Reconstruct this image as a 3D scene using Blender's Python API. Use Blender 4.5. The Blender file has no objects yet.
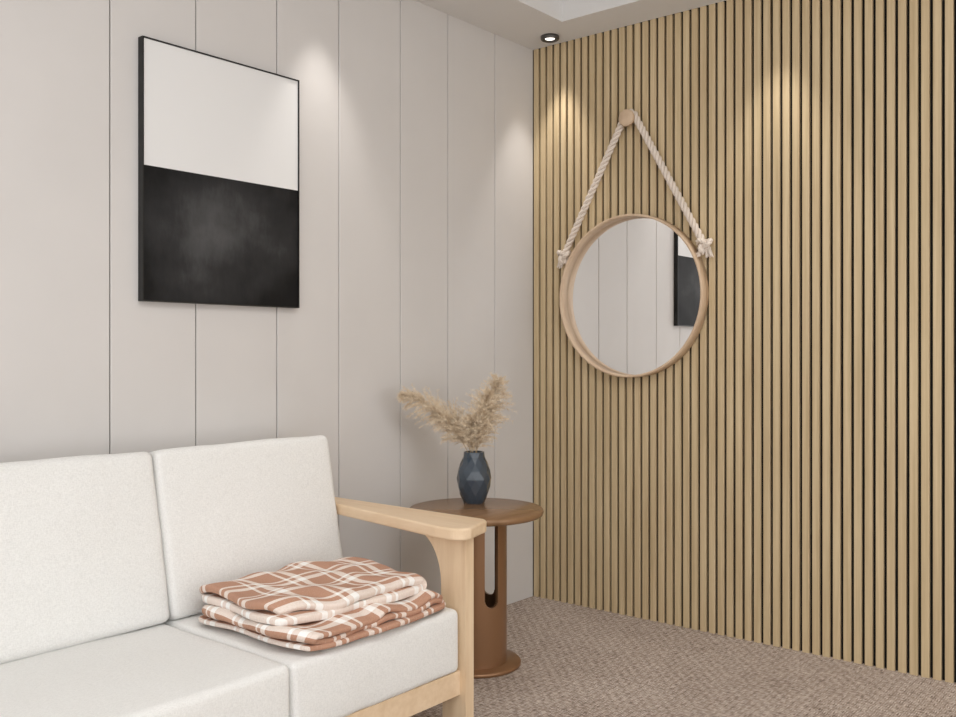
import bpy, bmesh, math, random
from mathutils import Vector, Matrix, noise
random.seed(4)
S = bpy.context.scene
S.view_settings.view_transform = 'Standard'
S.view_settings.look = 'None'

def srgb(r, g, b):
    f = lambda c: (c/255/12.92) if c/255 <= 0.04045 else ((c/255+0.055)/1.055)**2.4
    return (f(r), f(g), f(b), 1)

# ---------------------------------------------------------------- materials
def new_mat(name, col, rough=0.6, metal=0.0):
    m = bpy.data.materials.new(name); m.use_nodes = True
    nt = m.node_tree; b = nt.nodes['Principled BSDF']
    b.inputs['Base Color'].default_value = col
    b.inputs['Roughness'].default_value = rough
    b.inputs['Metallic'].default_value = metal
    return m, nt, b

def noise_tex(nt, scale3, scale=1.0, detail=4, rough=0.55, coord='Object'):
    tc = nt.nodes.new('ShaderNodeTexCoord'); mp = nt.nodes.new('ShaderNodeMapping')
    mp.inputs['Scale'].default_value = scale3
    n = nt.nodes.new('ShaderNodeTexNoise')
    n.inputs['Scale'].default_value = scale; n.inputs['Detail'].default_value = detail
    n.inputs['Roughness'].default_value = rough
    nt.links.new(tc.outputs[coord], mp.inputs['Vector']); nt.links.new(mp.outputs[0], n.inputs['Vector'])
    return n

def ramp(nt, src, stops):
    r = nt.nodes.new('ShaderNodeValToRGB')
    e = r.color_ramp.elements
    e[0].position, e[0].color = stops[0]; e[1].position, e[1].color = stops[-1]
    for p, c in stops[1:-1]:
        x = e.new(p); x.color = c
    nt.links.new(src, r.inputs['Fac']); return r

def bump(nt, b, src, strength, dist=0.002):
    bp = nt.nodes.new('ShaderNodeBump'); bp.inputs['Strength'].default_value = strength
    bp.inputs['Distance'].default_value = dist
    nt.links.new(src, bp.inputs['Height']); nt.links.new(bp.outputs[0], b.inputs['Normal'])

def mather(nt):
    def mth(op, a, bb=None, cc=None):
        x = nt.nodes.new('ShaderNodeMath'); x.operation = op
        for i, v in enumerate((a, bb, cc)):
            if v is None: continue
            if isinstance(v, (int, float)): x.inputs[i].default_value = v
            else: nt.links.new(v, x.inputs[i])
        return x.outputs[0]
    return mth

def wood(name, c1, c2, sc, rough=0.5, metal=0.0):
    m, nt, b = new_mat(name, c1, rough, metal)
    n = noise_tex(nt, sc, 1.0, 5, 0.6)
    r = ramp(nt, n.outputs['Fac'], [(0.32, c1), (0.68, c2)])
    nt.links.new(r.outputs[0], b.inputs['Base Color'])
    bump(nt, b, n.outputs['Fac'], 0.12, 0.001)
    return m

M = {}
M['panel'], nt, b = new_mat('painted_panel', srgb(210, 207, 205), 0.55)
n = noise_tex(nt, (3, 3, 3), 1, 3); r = ramp(nt, n.outputs['Fac'], [(0.3, srgb(208, 205, 203)), (0.7, srgb(212, 209, 207))])
nt.links.new(r.outputs[0], b.inputs['Base Color'])
M['groove'], _, _ = new_mat('groove_dark', srgb(100, 98, 96), 0.8)
M['slat'] = wood('oak_slat', srgb(186, 163, 126), srgb(212, 191, 154), (20, 45, 1.5), 0.55)
M['felt'], _, _ = new_mat('black_felt', (0.006, 0.005, 0.004, 1), 0.95)
M['ceil'], _, _ = new_mat('ceiling_paint', srgb(222, 221, 220), 0.8)
M['white'], _, _ = new_mat('canvas_white', srgb(228, 228, 228), 0.7)
M['black'], _, _ = new_mat('frame_black', srgb(6, 6, 6), 0.45)
M['ash'] = wood('ash_wood', srgb(218, 190, 156), srgb(232, 208, 178), (30, 3, 30), 0.45)
M['ashv'] = wood('ash_wood_vertical', srgb(214, 186, 152), srgb(230, 206, 174), (30, 30, 3), 0.45)
M['rim'] = wood('bent_wood', srgb(196, 168, 140), srgb(216, 192, 164), (30, 8, 8), 0.5)
M['table'] = wood('table_wood', srgb(132, 100, 70), srgb(152, 118, 86), (3, 25, 3), 0.26, 0.2)
M['tleg'], _, _ = new_mat('table_bronze', srgb(146, 110, 80), 0.32, 0.5)
M['mirror'], _, _ = new_mat('mirror_glass', (0.93, 0.93, 0.93, 1), 0.0, 1.0)
M['vase'], nt, b = new_mat('vase_glass', srgb(58, 70, 82), 0.15)
b.inputs['Coat Weight'].default_value = 0.5
M['metal'], _, _ = new_mat('dark_metal', srgb(100, 98, 96), 0.35, 0.7)
M['pampas'], nt, b = new_mat('pampas', srgb(230, 212, 188), 0.9)
n = noise_tex(nt, (45, 45, 45), 1, 3)
r = ramp(nt, n.outputs['Fac'], [(0.3, srgb(212, 190, 160)), (0.65, srgb(242, 228, 206))])
nt.links.new(r.outputs[0], b.inputs['Base Color'])
M['stem'], _, _ = new_mat('stem', srgb(190, 165, 120), 0.8)
M['lamp'], nt, b = new_mat('lamp_lens', (1, 1, 1, 1), 0.5)
b.inputs['Emission Color'].default_value = (1, 0.95, 0.88, 1); b.inputs['Emission Strength'].default_value = 2.5
# rope
M['rope'], nt, b = new_mat('rope', srgb(226, 214, 202), 0.9)
n = noise_tex(nt, (300, 300, 300), 1, 2); bump(nt, b, n.outputs['Fac'], 0.5, 0.001)
# sofa fabric
M['fabric'], nt, b = new_mat('sofa_fabric', srgb(226, 226, 225), 0.95)
mth = mather(nt)
n = noise_tex(nt, (420, 420, 120), 1, 2, 0.6); n1 = noise_tex(nt, (120, 420, 420), 1, 2, 0.6); n2 = noise_tex(nt, (30, 30, 9), 1, 2)
fb = mth('ADD', n.outputs['Fac'], n1.outputs['Fac'])
r = ramp(nt, mth('MULTIPLY', fb, 0.5), [(0.35, srgb(222, 222, 220)), (0.6, srgb(236, 236, 234))])
nt.links.new(r.outputs[0], b.inputs['Base Color'])
bump(nt, b, mth('MULTIPLY_ADD', n2.outputs['Fac'], 0.6, fb), 0.4, 0.002)

# carpet : basket weave of short strands
M['carpet'], nt, b = new_mat('woven_carpet', srgb(165, 150, 138), 0.95)
mth = mather(nt)
tc = nt.nodes.new('ShaderNodeTexCoord'); sp = nt.nodes.new('ShaderNodeSeparateXYZ'); nt.links.new(tc.outputs['Object'], sp.inputs[0])
wob = noise_tex(nt, (9, 9, 1), 1, 2)
wx = mth('MULTIPLY_ADD', wob.outputs['Fac'], 0.012, sp.outputs[0]); wy = mth('MULTIPLY_ADD', wob.outputs['Fac'], 0.012, sp.outputs[1])
na = noise_tex(nt, (28, 190, 1), 1, 3, 0.7); nb = noise_tex(nt, (190, 28, 1), 1, 3, 0.7); nc = noise_tex(nt, (3, 3, 1), 1, 3)
CELL = 0.024
par = mth('MODULO', mth('ADD', mth('FLOOR', mth('DIVIDE', mth('ADD', wx, 20), CELL)), mth('FLOOR', mth('DIVIDE', mth('ADD', wy, 20), CELL))), 2.0)
sa = mth('ABSOLUTE', mth('SINE', mth('MULTIPLY', wy, math.pi*3/CELL)))
sb = mth('ABSOLUTE', mth('SINE', mth('MULTIPLY', wx, math.pi*3/CELL)))
ca = mth('ABSOLUTE', mth('SINE', mth('MULTIPLY', wx, math.pi/CELL)))
cb = mth('ABSOLUTE', mth('SINE', mth('MULTIPLY', wy, math.pi/CELL)))
def mixf(f, a, c):
    x = nt.nodes.new('ShaderNodeMix'); x.data_type = 'FLOAT'
    nt.links.new(f, x.inputs[0]); nt.links.new(a, x.inputs[2]); nt.links.new(c, x.inputs[3]); return x.outputs[0]
strand = mixf(par, mth('MULTIPLY', sa, mth('POWER', ca, 0.4)), mth('MULTIPLY', sb, mth('POWER', cb, 0.4)))
flk = mixf(par, na.outputs['Fac'], nb.outputs['Fac'])
v = mth('ADD', mth('MULTIPLY_ADD', strand, 0.26, mth('MULTIPLY', flk, 0.95)), mth('MULTIPLY', nc.outputs['Fac'], 0.12))
r = ramp(nt, v, [(0.46, srgb(92, 78, 69)), (0.60, srgb(154, 137, 125)), (0.72, srgb(192, 177, 166)), (0.90, srgb(234, 226, 218))])
nt.links.new(r.outputs[0], b.inputs['Base Color']); bump(nt, b, v, 0.7, 0.006)

# art paint (charcoal with smooth chalky wash, darker at the margins)
M['char'], nt, b = new_mat('charcoal_paint', srgb(40, 40, 42), 0.6)
b.inputs['Specular IOR Level'].default_value = 0.2
mth = mather(nt)
n = noise_tex(nt, (3.2, 3.2, 4), 1, 4, 0.5); n2 = noise_tex(nt, (40, 40, 14), 1, 4, 0.7)
tc = nt.nodes.new('ShaderNodeTexCoord'); sp = nt.nodes.new('ShaderNodeSeparateXYZ'); nt.links.new(tc.outputs['Object'], sp.inputs[0])
dx = mth('DIVIDE', mth('ADD', sp.outputs[0], 0.0), 0.32); dz = mth('DIVIDE', mth('ADD', sp.outputs[2], 0.19), 0.25)
rad = mth('SQRT', mth('ADD', mth('MULTIPLY', dx, dx), mth('MULTIPLY', dz, dz)))
v = mth('ADD', mth('ADD', mth('MULTIPLY', n.outputs['Fac'], 0.55), mth('MULTIPLY', n2.outputs['Fac'], 0.12)), mth('MULTIPLY', rad, -0.24))
r = ramp(nt, v, [(0.04, srgb(18, 18, 19)), (0.20, srgb(46, 46, 47)), (0.38, srgb(84, 84, 85))])
nt.links.new(r.outputs[0], b.inputs['Base Color'])

# plaid
M['plaid'], nt, b = new_mat('plaid_wool', srgb(178, 128, 104), 0.95)
mth = mather(nt)
tc = nt.nodes.new('ShaderNodeTexCoord'); sp = nt.nodes.new('ShaderNodeSeparateXYZ'); nt.links.new(tc.outputs['UV'], sp.inputs[0])
def bands(s, per):
    f = mth('FRACT', mth('DIVIDE', s, per))
    a = mth('LESS_THAN', mth('ABSOLUTE', mth('SUBTRACT', f, 0.30)), 0.085)
    c = mth('LESS_THAN', mth('ABSOLUTE', mth('SUBTRACT', f, 0.56)), 0.04)
    return mth('ADD', a, c)
bu = bands(sp.outputs[0], 0.125); bv = bands(sp.outputs[1], 0.125)
fac = mth('MULTIPLY', mth('ADD', bu, bv), 0.5)
wn = nt.nodes.new('ShaderNodeTexNoise'); wn.inputs['Scale'].default_value = 260; nt.links.new(tc.outputs['UV'], wn.inputs['Vector'])
fac2 = mth('ADD', fac, mth('MULTIPLY', mth('SUBTRACT', wn.outputs['Fac'], 0.5), 0.35))
r = ramp(nt, fac2, [(0.0, srgb(184, 140, 116)), (0.5, srgb(230, 216, 206)), (1.0, srgb(246, 244, 241))])
nt.links.new(r.outputs[0], b.inputs['Base Color']); bump(nt, b, wn.outputs['Fac'], 0.6, 0.003)

# ---------------------------------------------------------------- mesh helpers
def obj_from(name, verts, faces, mats, parent=None, smooth=False, mi=None):
    me = bpy.data.meshes.new(name); me.from_pydata(verts, [], faces); me.update()
    for m in mats: me.materials.append(m)
    if mi:
        for p, i in zip(me.polygons, mi): p.material_index = i
    if smooth:
        for p in me.polygons: p.use_smooth = True
    o = bpy.data.objects.new(name, me); S.collection.objects.link(o)
    if parent: o.parent = parent
    return o

def empty(name, loc=(0, 0, 0)):
    e = bpy.data.objects.new(name, None); e.empty_display_size = 0.1
    e.location = loc; S.collection.objects.link(e); return e

def box_vf(x0, x1, y0, y1, z0, z1, V, F):
    i = len(V)
    V += [(x0, y0, z0), (x1, y0, z0), (x1, y1, z0), (x0, y1, z0), (x0, y0, z1), (x1, y0, z1), (x1, y1, z1), (x0, y1, z1)]
    F += [(i, i+3, i+2, i+1), (i+4, i+5, i+6, i+7), (i, i+1, i+5, i+4), (i+1, i+2, i+6, i+5), (i+2, i+3, i+7, i+6), (i+3, i, i+4, i+7)]

def box(name, x0, x1, y0, y1, z0, z1, mat, parent=None, bev=0.0):
    V, F = [], []; box_vf(x0, x1, y0, y1, z0, z1, V, F)
    o = obj_from(name, V, F, [mat], parent)
    if bev:
        m = o.modifiers.new('bev', 'BEVEL'); m.width = bev; m.segments = 3
    return o

def cushion(name, cx, cy, cz, hx, hy, hz, r, mat, parent, bulge=(0, 0, 0), tilt=0, seed=0, wr=0.003):
    def samples(h):
        a = [h - r + r*math.sin(math.radians(t)) for t in (90, 62, 40, 20, 0)]
        k = max(4, int(2*(h-r)/0.025)); mid = [-(h-r) + 2*(h-r)*i/k for i in range(1, k)]
        return [-v for v in a] + mid + a[::-1]
    H = (hx, hy, hz); bm = bmesh.new()
    for ax in range(3):
        u, v = (ax+1) % 3, (ax+2) % 3
        su, sv = samples(H[u]), samples(H[v])
        for sg in (-1, 1):
            g = []
            for a in su:
                row = []
                for c in sv:
                    p = [0, 0, 0]; p[ax] = sg*H[ax]; p[u] = a; p[v] = c
                    q = [max(-(H[i]-r), min(H[i]-r, p[i])) for i in range(3)]
                    d = Vector([p[i]-q[i] for i in range(3)])
                    if d.length > 1e-9: d = d.normalized()*r
                    row.append(bm.verts.new(Vector(q)+d))
                g.append(row)
            for i in range(len(su)-1):
                for j in range(len(sv)-1):
                    f = [g[i][j], g[i+1][j], g[i+1][j+1], g[i][j+1]]
                    if sg < 0: f.reverse()
                    bm.faces.new(f)
    bmesh.ops.remove_doubles(bm, verts=bm.verts, dist=1e-5)
    for v in bm.verts:
        p = v.co.copy(); n = [p[i]/H[i] for i in range(3)]
        for i in range(3):
            j, k = (i+1) % 3, (i+2) % 3
            w = max(0, 1-n[j]**2)*max(0, 1-n[k]**2)
            v.co[i] += bulge[i]*w*n[i]
        q = p*5+Vector((seed*7.3, seed*3.1, seed))
        v.co += noise.noise_vector(q)*wr + noise.noise_vector(q*2.7)*wr*0.45
    me = bpy.data.meshes.new(name); bm.to_mesh(me); bm.free()
    for p in me.polygons: p.use_smooth = True
    me.materials.append(mat)
    o = bpy.data.objects.new(name, me); S.collection.objects.link(o)
    o.parent = parent; o.location = (cx, cy, cz); o.rotation_euler = (tilt, 0, 0)
    return o

def lathe(name, prof, n, mats, parent=None, loc=(0, 0, 0), smooth=True, twist=False, axis='Z'):
    V, F = [], []
    for k, (r, z) in enumerate(prof):
        off = 0.5 if (twist and k % 2) else 0
        for i in range(n):
            a = 2*math.pi*(i+off)/n
            V.append((r*math.cos(a), r*math.sin(a), z) if axis == 'Z' else (-z, r*math.cos(a), r*math.sin(a)))
    for k in range(len(prof)-1):
        for i in range(n):
            j = (i+1) % n
            a, b_, c, d = k*n+i, k*n+j, (k+1)*n+j, (k+1)*n+i
            if twist:
                if k % 2 == 0: F += [(a, b_, d), (b_, c, d)]
                else: F += [(a, b_, c), (a, c, d)]
            else: F.append((a, b_, c, d))
    o = obj_from(name, V, F, mats, parent, smooth); o.location = loc
    bm = bmesh.new(); bm.from_mesh(o.data)
    bmesh.ops.remove_doubles(bm, verts=bm.verts, dist=1e-6)
    bmesh.ops.recalc_face_normals(bm, faces=bm.faces); bm.to_mesh(o.data); bm.free()
    return o

def extrude_poly(name, pts, axis, a0, a1, mat, parent=None, bev=0.003, smooth=False):
    """pts = 2d polygon; axis: 'x' -> pts are (y,z); 'z' -> pts are (x,y)"""
    V = []
    for a in (a0, a1):
        for p in pts:
            V.append((a, p[0], p[1]) if axis == 'x' else (p[0], p[1], a))
    n = len(pts)
    F = [tuple(range(n)), tuple(range(2*n-1, n-1, -1))] + [(i, n+i, n+(i+1) % n, (i+1) % n) for i in range(n)]
    o = obj_from(name, V, F, [mat], parent)
    bm = bmesh.new(); bm.from_mesh(o.data); bmesh.ops.recalc_face_normals(bm, faces=bm.faces); bm.to_mesh(o.data); bm.free()
    if bev:
        m = o.modifiers.new('bev', 'BEVEL'); m.width = bev; m.segments = 3; m.angle_limit = math.radians(40)
    return o

def tube(name, paths, rad, mat, parent=None, res=3):
    cu = bpy.data.curves.new(name, 'CURVE'); cu.dimensions = '3D'; cu.bevel_depth = rad; cu.bevel_resolution = res; cu.use_fill_caps = True
    for P in paths:
        s = cu.splines.new('POLY'); s.points.add(len(P)-1)
        for i, p in enumerate(P): s.points[i].co = (p[0], p[1], p[2], 1)
        s.use_smooth = True
    cu.materials.append(mat)
    o = bpy.data.objects.new(name, cu); S.collection.objects.link(o)
    if parent: o.parent = parent
    return o

# ---------------------------------------------------------------- room shell
X0, Y0, ZC = -5.6, -5.4, 2.70
box('floor', X0, 0.03, Y0, 0.03, -0.05, 0, M['carpet'])

edges = [0.0, -0.301, -0.634, -0.933, -1.273, -1.573, -1.911, -2.217]
while edges[-1] > X0:
    edges.append(edges[-1] - (0.336 if len(edges) % 2 == 0 else 0.302))
V, F, MI = [], [], []
g = 0.0020
for a, b_ in zip(edges[:-1], edges[1:]):
    x1 = a - (g if a else 0); x0 = b_ + g; c = 0.0015
    i = len(V); pr = [(x0, 0.012), (x0, c), (x0+c, 0), (x1-c, 0), (x1, c), (x1, 0.012)]
    for z in (0, ZC+0.35):
        V += [(p[0], p[1], z) for p in pr]
    for k in range(5): F.append((i+k, i+k+1, i+6+k+1, i+6+k)); MI.append(0)
nf = len(F); box_vf(X0, 0.03, 0.006, 0.05, 0, ZC+0.35, V, F); MI += [1]*(len(F)-nf)
obj_from('wall_left', V, F, [M['panel'], M['groove']], mi=MI)

V, F, MI = [], [], []
pitch, w, dep, c = 0.0405, 0.0285, 0.016, 0.0015
y = -0.004
while y - w > Y0:
    ya, yb = y, y - w; i = len(V)
    pr = [(dep, ya), (c, ya), (0, ya-c), (0, yb+c), (c, yb), (dep, yb)]
    for z in (0.0, ZC): V += [(p[0], p[1], z) for p in pr]
    for k in range(5): F.append((i+k, i+k+1, i+6+k+1, i+6+k)); MI.append(0)
    y -= pitch
nf = len(F); box_vf(dep-0.001, 0.05, Y0, 0.03, 0, ZC+0.35, V, F); MI += [1]*(len(F)-nf)
obj_from('wall_right', V, F, [M['slat'], M['felt']], mi=MI)

V, F = [], []
sx, sy = -0.235, -0.335
box_vf(X0, 0.0, sy, 0.0, ZC, ZC+0.30, V, F)
box_vf(sx, 0.0, Y0, sy, ZC, ZC+0.30, V, F)
box_vf(X0, sx, Y0, sy, ZC+0.25, ZC+0.30, V, F)
obj_from('ceiling', V, F, [M['ceil']])

# ---------------------------------------------------------------- downlights + added fill panel
for (lx, ly) in [(-0.11, -0.18), (-1.38, -0.16), (-0.16, -1.25), (-0.16, -2.4)]:
    e = empty('ceiling_downlight', (lx, ly, ZC))
    lathe('housing', [(0.0, 0), (0.044, 0), (0.044, -0.014), (0.040, -0.018), (0.034, -0.018), (0.028, -0.006), (0.0, -0.006)], 32, [M['metal']], e)
    lathe('lens', [(0.0, -0.012), (0.022, -0.012), (0.022, -0.0065), (0, -0.0065)], 24, [M['lamp']], e)
    L = bpy.data.lights.new('spot', 'SPOT'); L.energy = 19; L.spot_size = math.radians(58); L.spot_blend = 0.75
    L.shadow_soft_size = 0.02; L.color = (1, 0.95, 0.89)
    lo = bpy.data.objects.new('spot', L); S.collection.objects.link(lo); lo.parent = e; lo.location = (0, 0, -0.025)
pl = empty('added_fill_panel', (-2.7, -2.5, ZC+0.25))  # invented panel out of view, added to brighten ceiling, sofa and floor
V, F = [], []; box_vf(-0.65, 0.65, -0.65, 0.65, -0.03, 0, V, F)
obj_from('fill_panel_body', V, F, [M['ceil']], pl)
L = bpy.data.lights.new('added_fill_lamp', 'AREA'); L.shape = 'SQUARE'; L.size = 1.25; L.energy = 36; L.color = (1, 0.99, 0.97)  # added fill light, not a fixture of the room
lo = bpy.data.objects.new('added_fill_lamp', L); S.collection.objects.link(lo); lo.parent = pl; lo.location = (0, 0, -0.035)

# ---------------------------------------------------------------- wall art
art = empty('framed_abstract_painting', (-1.8075, 0, 1.789))
hw, hh, d, fw = 0.3155, 0.420, 0.028, 0.0045
V, F = [], []
box_vf(-hw, -hw+fw, -d, -0.001, -hh, hh, V, F); box_vf(hw-fw, hw, -d, -0.001, -hh, hh, V, F)
box_vf(-hw+fw, hw-fw, -d, -0.001, hh-fw, hh, V, F); box_vf(-hw+fw, hw-fw, -d, -0.001, -hh, -hh+fw, V, F)
obj_from('frame', V, F, [M['black']], art)
sp_ = 0.013
box('canvas_white_field', -hw+fw, hw-fw, -d+0.004, -0.004, sp_, hh-fw, M['white'], art)
box('canvas_charcoal_field', -hw+fw, hw-fw, -d+0.004, -0.004, -hh+fw, sp_, M['char'], art)

# ---------------------------------------------------------------- mirror
cy, cz, R = -0.570, 1.460, 0.368
mir = empty('round_rope_mirror', (0, cy, cz))
n = 96
lathe('wood_rim', [(R-0.010, 0.004), (R, 0.004), (R, 0.064), (R-0.002, 0.066), (R-0.008, 0.066), (R-0.010, 0.064), (R-0.010, 0.004)], n, [M['rim']], mir, axis='X')
lathe('mirror_glass', [(0, 0.004), (R-0.0095, 0.004), (R-0.0095, 0.014), (0, 0.014)], n, [M['mirror']], mir, axis='X', smooth=False)
top = 0.803
lathe('wall_knob', [(0, 0.0), (0.016, 0.0), (0.016, 0.045), (0.036, 0.047), (0.038, 0.052), (0.038, 0.062), (0.035, 0.066), (0, 0.067)], 40, [M['rim']], mir, (0, 0.006, top), axis='X')
def rope_path(P, turns_per_m=20, hr=0.0075, step=0.003):
    pts = []
    for a, b_ in zip(P[:-1], P[1:]):
        a, b_ = Vector(a), Vector(b_); k = max(1, int((b_-a).length/step))
        for i in range(k): pts.append(a.lerp(b_, i/k))
    pts.append(Vector(P[-1])); out = [[], [], []]; s = 0
    for i, p in enumerate(pts):
        t = (pts[min(i+1, len(pts)-1)] - pts[max(i-1, 0)]).normalized()
        u = t.cross(Vector((1, 0, 0))).normalized(); v = t.cross(u)
        if i: s += (p-pts[i-1]).length
        for j in range(3):
            a = s*turns_per_m*2*math.pi + j*2*math.pi/3
            out[j].append(p + (u*math.cos(a)+v*math.sin(a))*hr)
    return out
loop = [(-0.03, 0.006+0.03*math.cos(a), top+0.03*math.sin(a)) for a in [math.radians(t) for t in range(15, 170, 10)]]
pL = [(-0.034, 0.358, 0.215)] + loop + [(-0.034, -0.358, 0.215)]
tube('rope', rope_path(pL, 12, 0.0090), 0.0076, M['rope'], mir)
for sg in (1, -1):
    kp = []
    ky, kz = sg*0.362, 0.205
    for i in range(49):
        t = i/48*2*math.pi
        kp.append((-0.034 + 0.016*math.sin(3*t), ky + 0.62*(0.021*math.sin(t)+0.034*math.sin(2*t)), kz + 0.55*(0.021*math.cos(t)-0.034*math.cos(2*t))))
    tube('knot', rope_path(kp, 24, 0.005), 0.006, M['rope'], mir)
    tube('rope_through_rim', rope_path([(-0.034, sg*0.366, 0.20), (-0.034, sg*0.33, 0.160)], 22, 0.006), 0.006, M['rope'], mir)
    fr = []
    for k in range(30):
        a = random.uniform(-0.5, 0.5); l = random.uniform(0.026, 0.044)
        p0 = Vector((-0.034+random.uniform(-.01, .01), ky+sg*0.012+random.uniform(-.012, .012), kz-0.012))
        dr = Vector((random.uniform(-.25, .25), sg*0.3+a*0.7, -1)).normalized()
        fr.append([p0, p0+dr*l*0.5, p0+dr*l+Vector((0, 0, -0.004))])
    tube('frayed_end', fr, 0.0024, M['rope'], mir, 1)

# ---------------------------------------------------------------- side table
TX, TY, TH = -0.941, -0.416, 0.602
tab = empty('round_side_table', (TX, TY, 0))
lathe('top', [(0, TH-0.026), (0.252, TH-0.026), (0.259, TH-0.022), (0.263, TH-0.012), (0.261, TH-0.003), (0.257, TH), (0, TH)], 96, [M['table']], tab)
lathe('base_disc', [(0, 0), (0.172, 0), (0.175, 0.004), (0.175, 0.012), (0.171, 0.016), (0, 0.016)], 72, [M['tleg']], tab)
bm = bmesh.new()
r0, th = 0.12, 0.012; NA, z0, z1 = 180, 0.014, TH-0.024
camdir = math.atan2(-0.638, -0.770)
slot_c = [camdir+math.radians(a) for a in (31, 151, 271)]
def slot_low(a):
    for c_ in slot_c:
        dd = (a-c_+math.pi) % (2*math.pi)-math.pi; hwid = math.radians(14)
        if abs(dd) < hwid:
            rr = r0*hwid; return 0.27 - math.sqrt(max(0, rr*rr-(dd*r0)**2))
    return None
for i in range(NA):
    a = 2*math.pi*i/NA; am = a+math.pi/NA; q = slot_low(am); zt = q if q else z1
    a2 = 2*math.pi*(i+1)/NA
    vs = []
    for rr in (r0-th, r0):
        for aa in (a, a2):
            for z in (z0, zt): vs.append(bm.verts.new((rr*math.cos(aa), rr*math.sin(aa), z)))
    for f in [(0, 1, 3, 2), (4, 6, 7, 5), (1, 5, 7, 3), (0, 4, 5, 1), (2, 3, 7, 6)]: bm.faces.new([vs[k] for k in f])
me = bpy.data.meshes.new('pedestal'); bm.to_mesh(me); bm.free(); me.materials.append(M['tleg'])
o = bpy.data.objects.new('pedestal', me); S.collection.objects.link(o); o.parent = tab

# ---------------------------------------------------------------- vase + pampas
VX, VY, VZ = -0.846, -0.327, TH
vase = empty('faceted_vase_with_pampas_grass', (VX, VY, VZ))
prof = [(0.042, 0.0), (0.056, 0.032), (0.066, 0.066), (0.070, 0.098), (0.066, 0.130), (0.055, 0.160), (0.044, 0.184), (0.041, 0.203)]
lathe('vase', [(0, 0)] + [(0.042, 0.0005)], 12, [M['vase']], vase, smooth=False)
lathe('vase_body', prof, 12, [M['vase']], vase, smooth=False, twist=True)
lathe('vase_lip', [(0.041, 0.200), (0.042, 0.205), (0.036, 0.205), (0.035, 0.17), (0, 0.168)], 24, [M['vase']], vase)
RV = Vector((0.638, -0.770, 0)); FV = Vector((0.770, 0.638, 0)); DOWN = Vector((0, 0, -1))
def plume(name, ctrl, start, blen, seed, nb=120):
    """stem with drooping branchlets, each carrying fine hairs"""
    rnd = random.Random(seed)
    C = [RV*a + FV*f + Vector((0, 0, z)) for a, f, z in ctrl]
    def bez(t):
        a, b_, c_, d_ = C; u = 1-t
        return a*u**3 + b_*3*u*u*t + c_*3*u*t*t + d_*t**3
    tube(name+'_stem', [[bez(i/30) for i in range(31)]], 0.0016, M['stem'], vase, 1)
    V, F = [], []
    def ribbon(p, d, L, wd, droop, segs, jit):
        side = d.cross(Vector((rnd.gauss(0, 1), rnd.gauss(0, 1), rnd.gauss(0, 1)))).normalized()
        i0 = len(V); q = p.copy(); out = []
        for j in range(segs+1):
            f = j/segs; ww = wd*(1-f*0.8)
            V.append(tuple(q-side*ww)); V.append(tuple(q+side*ww))
            dd = (d + DOWN*droop*f + Vector((rnd.gauss(0, jit), rnd.gauss(0, jit), rnd.gauss(0, jit)))).normalized()
            out.append((q.copy(), dd)); q = q + dd*(L/segs)
        for j in range(segs): F.append((i0+2*j, i0+2*j+1, i0+2*j+3, i0+2*j+2))
        return out
    for k in range(nb):
        s = (k+rnd.random())/nb; t = start + (1-start)*s
        p = bez(t); tg = (bez(min(1, t+0.02))-bez(t-0.02)).normalized()
        rd = Vector((rnd.gauss(0, 1), rnd.gauss(0, 1), rnd.gauss(0, 1))); rd = (rd - tg*rd.dot(tg)).normalized()
        env = math.sin(math.pi*min(1, s*0.74+0.22))**0.7
        L = blen*env*rnd.uniform(0.6, 1.2)
        dr = (tg*rnd.uniform(0.6, 1.1)+rd*rnd.uniform(0.4, 0.95)).normalized()
        pts = ribbon(p, dr, L, 0.0006, 0.7, 7, 0.08)
        for q, dd in pts:
            for _ in range(9):
                h = Vector((rnd.gauss(0, 1), rnd.gauss(0, 1), rnd.gauss(0, 1))).normalized()
                hd = (dd*0.9 + h*0.8).normalized()
                qq = q + dd*rnd.uniform(0, L/7)
                ribbon(qq, hd, rnd.uniform(0.007, 0.016), rnd.uniform(0.0004, 0.0008), 0.25, 2, 0.2)
    obj_from(name, V, F, [M['pampas']], vase)
plume('plume_left', [(0, 0, 0.15), (-0.05, 0.0, 0.27), (-0.13, 0, 0.39), (-0.285, -0.02, 0.435)], 0.24, 0.090, 1, 200)
plume('plume_left_back', [(0, 0, 0.15), (-0.02, 0.03, 0.24), (-0.06, 0.05, 0.33), (-0.15, 0.07, 0.365)], 0.28, 0.085, 2, 170)
plume('plume_right', [(0, 0, 0.15), (0.02, 0.0, 0.27), (0.065, 0.02, 0.38), (0.098, 0.02, 0.495)], 0.22, 0.095, 3, 200)
plume('plume_right_front', [(0, 0, 0.15), (0.01, -0.02, 0.24), (0.03, -0.04, 0.33), (0.058, -0.05, 0.44)], 0.26, 0.09, 5, 180)
plume('plume_middle', [(0, 0, 0.15), (-0.01, -0.02, 0.22), (-0.01, -0.03, 0.28), (-0.01, -0.04, 0.34)], 0.26, 0.08, 6, 140)

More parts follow.
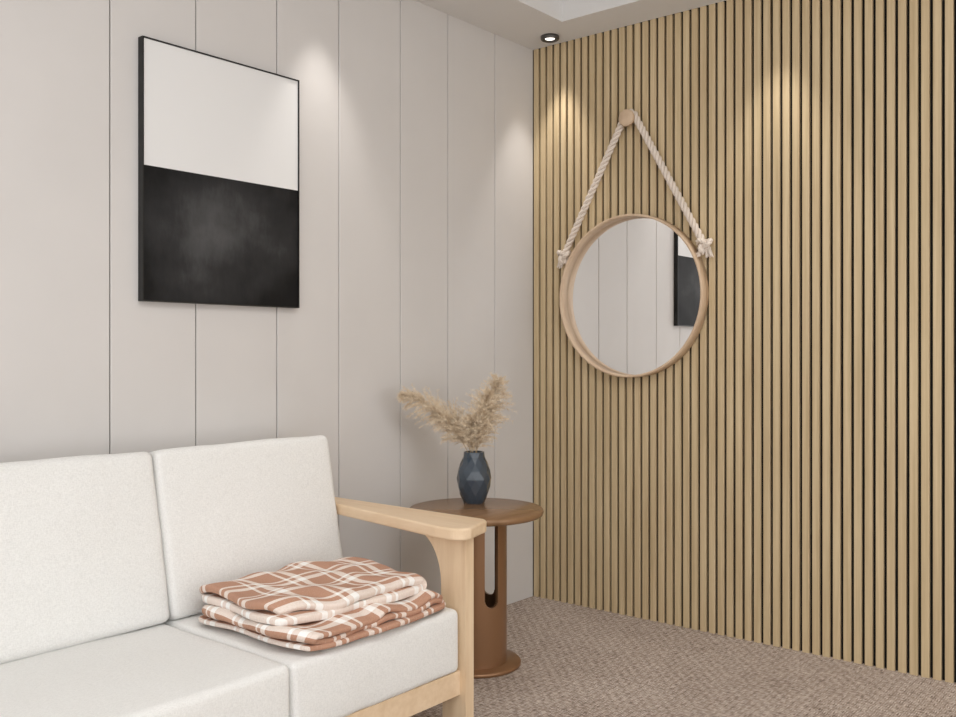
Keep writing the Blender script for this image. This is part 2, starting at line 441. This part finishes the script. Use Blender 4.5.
# ---------------------------------------------------------------- sofa
sofa = empty('wooden_frame_sofa')
XR = -1.547; CW = 0.651
for k in range(3):
    xr = XR - k*CW; xc = xr - CW/2
    cushion('seat_cushion_%d' % (k+1), xc, -0.525, 0.321, CW/2-0.002, 0.335, 0.096, 0.020, M['fabric'], sofa, (0, 0.005, 0.008), 0, k+1)
    ext = 0.015 if k == 0 else (-0.015 if k == 2 else 0)
    cushion('back_cushion_%d' % (k+1), xc+ext, -0.206, 0.659, CW/2-0.002+abs(ext), 0.066, 0.250, 0.022, M['fabric'], sofa, (0.003, 0.010, 0.006), math.radians(-11.5), k+11)
XL = XR - 3*CW
XW = -1.557
box('seat_rail_front', XL-0.01, XW+0.02, -0.853, -0.823, 0.150, 0.226, M['ash'], sofa, 0.003)
box('seat_rail_rear', XL-0.01, XW+0.02, -0.14, -0.11, 0.150, 0.226, M['ash'], sofa, 0.003)
box('seat_deck', XL, XW, -0.823, -0.14, 0.200, 0.224, M['ash'], sofa)
box('back_top_rail', XL-0.01, XW+0.02, -0.066, -0.044, 0.70, 0.78, M['ash'], sofa, 0.003)
XLm = XL - 0.010
for k, sg in ((1, 1), (2, -1)):
    def X(x): return x if sg > 0 else (XLm + XW) - x
    xa, xb = sorted((X(-1.543), X(-1.505)))
    ia, oa = -1.600, -1.408; yf, yb = -0.905, -0.055; zt = 0.674
    ib = -1.516
    pts = [(X(ib), yb), (X(oa), yb)]
    rr = 0.05
    for t in range(0, 91, 10):
        a = math.radians(t); pts.append((X(oa-rr+rr*math.cos(a)), yf+0.03+rr-rr*math.sin(a)))
    for t in range(90, 181, 10):
        a = math.radians(t); pts.append((X(ia+rr+rr*math.cos(a)), yf+rr-rr*math.sin(a)))
    for t in range(0, 11):
        f = t/10; pts.append((X(ia+(ib-ia)*f), -0.80+0.54*f))
    extrude_poly('armrest_%d' % k, pts, 'z', zt-0.038, zt, M['ash'], sofa, 0.007)
    yF = -0.877; L = [(yF, 0.0), (yF, zt-0.036)]
    for i in range(13):
        a = math.radians(90*i/12)
        L.append((-0.775 + 0.115*(1-math.sin(a)), zt-0.036 - 0.16*(1-math.cos(a))))
    L.append((-0.782, 0.0))
    extrude_poly('front_leg_%d' % k, L, 'x', xa, xb, M['ashv'], sofa, 0.003)
    box('rear_leg_%d' % k, xa, xb, -0.105, -0.045, 0, zt-0.036, M['ashv'], sofa, 0.003)
    box('side_rail_%d' % k, xa+0.004, xb-0.004, -0.79, -0.10, 0.150, 0.226, M['ash'], sofa, 0.003)

# ---------------------------------------------------------------- blanket
bl = empty('folded_plaid_blanket', (-1.880, -0.600, 0.426))
def bundle(name, hx, hy, z0, layers, dz, rot, off, seed):
    rnd = random.Random(seed)
    path = []
    ends = [(-hx+rnd.uniform(-.016, .016), hx+rnd.uniform(-.016, .016)) for _ in range(layers)]
    for k in range(layers):
        z = z0 + dz*(k+0.5); a, b_ = ends[k]
        xs = [a + (b_-a)*i/44 for i in range(45)]
        if k % 2: xs.reverse()
        path += [(x, z) for x in xs]
        if k < layers-1:
            xe = xs[-1]; xn = ends[k+1][1 if k % 2 == 0 else 0]; sg = 1 if k % 2 == 0 else -1
            for t in range(1, 8):
                an = math.radians(-90 + 180*t/8)
                path.append((xe + (xn-xe)*t/8 + sg*math.cos(an)*dz*0.9, z + dz/2 + dz/2*math.sin(an)))
    nv = 56; V, F, UV = [], [], []
    s = 0; ss = [0]
    for i in range(1, len(path)):
        s += math.hypot(path[i][0]-path[i-1][0], path[i][1]-path[i-1][1]); ss.append(s)
    H = layers*dz
    for i, (x, z) in enumerate(path):
        lay = (z-z0)/H
        for j in range(nv+1):
            v = -1+2*j/nv; u = x/hx
            rc = 1-0.08*abs(u)**5
            rx = 1-0.08*abs(v)**5
            y = v*hy*rc*(1+0.03*math.sin(lay*9+seed))
            ex = max(0, abs(u)-0.7)/0.3; ey = max(0, abs(v)-0.75)/0.25
            n1 = noise.noise(Vector((x*6+seed, y*6, 0.3)))
            n2 = noise.noise(Vector((x*9, y*9+seed*3, z*16)))
            n3 = noise.noise(Vector((x*8+4, y*8-seed*2, 9.1)))
            zz = z0 + (z-z0)*(1+0.22*n1) + lay*(0.018*n3) - lay*dz*(0.30*ex**2+0.60*ey**2) + 0.008*n2*(0.2+lay)
            # soft creases running diagonally
            zz += lay*0.004*math.sin((x*0.8+y*0.6)*42+3*n1)
            xx = x*rx + 0.030*noise.noise(Vector((y*5, z*22, seed+2.0)))
            yy = y + 0.030*noise.noise(Vector((x*5, z*26, seed+5.0)))
            V.append((xx, yy, max(zz, z0+0.003))); UV.append((ss[i]+seed*0.07, v*hy+1.0))
    W = nv+1
    for i in range(len(path)-1):
        for j in range(nv): F.append((i*W+j, i*W+j+1, (i+1)*W+j+1, (i+1)*W+j))
    o = obj_from(name, V, F, [M['plaid']], bl, True)
    uvl = o.data.uv_layers.new(name='UVMap')
    for lp in o.data.loops: uvl.data[lp.index].uv = UV[lp.vertex_index]
    o.location = off; o.rotation_euler = (0, 0, rot)
    m = o.modifiers.new('sol', 'SOLIDIFY'); m.thickness = dz*0.80; m.offset = 0
    m = o.modifiers.new('sub', 'SUBSURF'); m.levels = 1; m.render_levels = 2
    return o
bundle('lower_fold', 0.282, 0.250, 0.004, 3, 0.0185, math.radians(3), (0.004, -0.014, 0), 1)
bundle('upper_fold', 0.268, 0.220, 0.058, 2, 0.027, math.radians(-3), (-0.018, 0.010, 0), 4)

# ---------------------------------------------------------------- light
w = bpy.data.worlds.new('world'); S.world = w; w.use_nodes = True
bg = w.node_tree.nodes['Background']; bg.inputs['Color'].default_value = (1.0, 0.993, 0.985, 1); bg.inputs['Strength'].default_value = 1.72

cd = bpy.data.cameras.new('camera'); cam = bpy.data.objects.new('camera', cd); S.collection.objects.link(cam)
cam.location = (-3.708, -2.719, 1.207)
cam.rotation_euler = (math.radians(90), 0, math.radians(39.64-90))
cd.sensor_width = 36; cd.lens = 34.95; cd.shift_y = -0.0068; cd.clip_start = 0.05
S.camera = cam
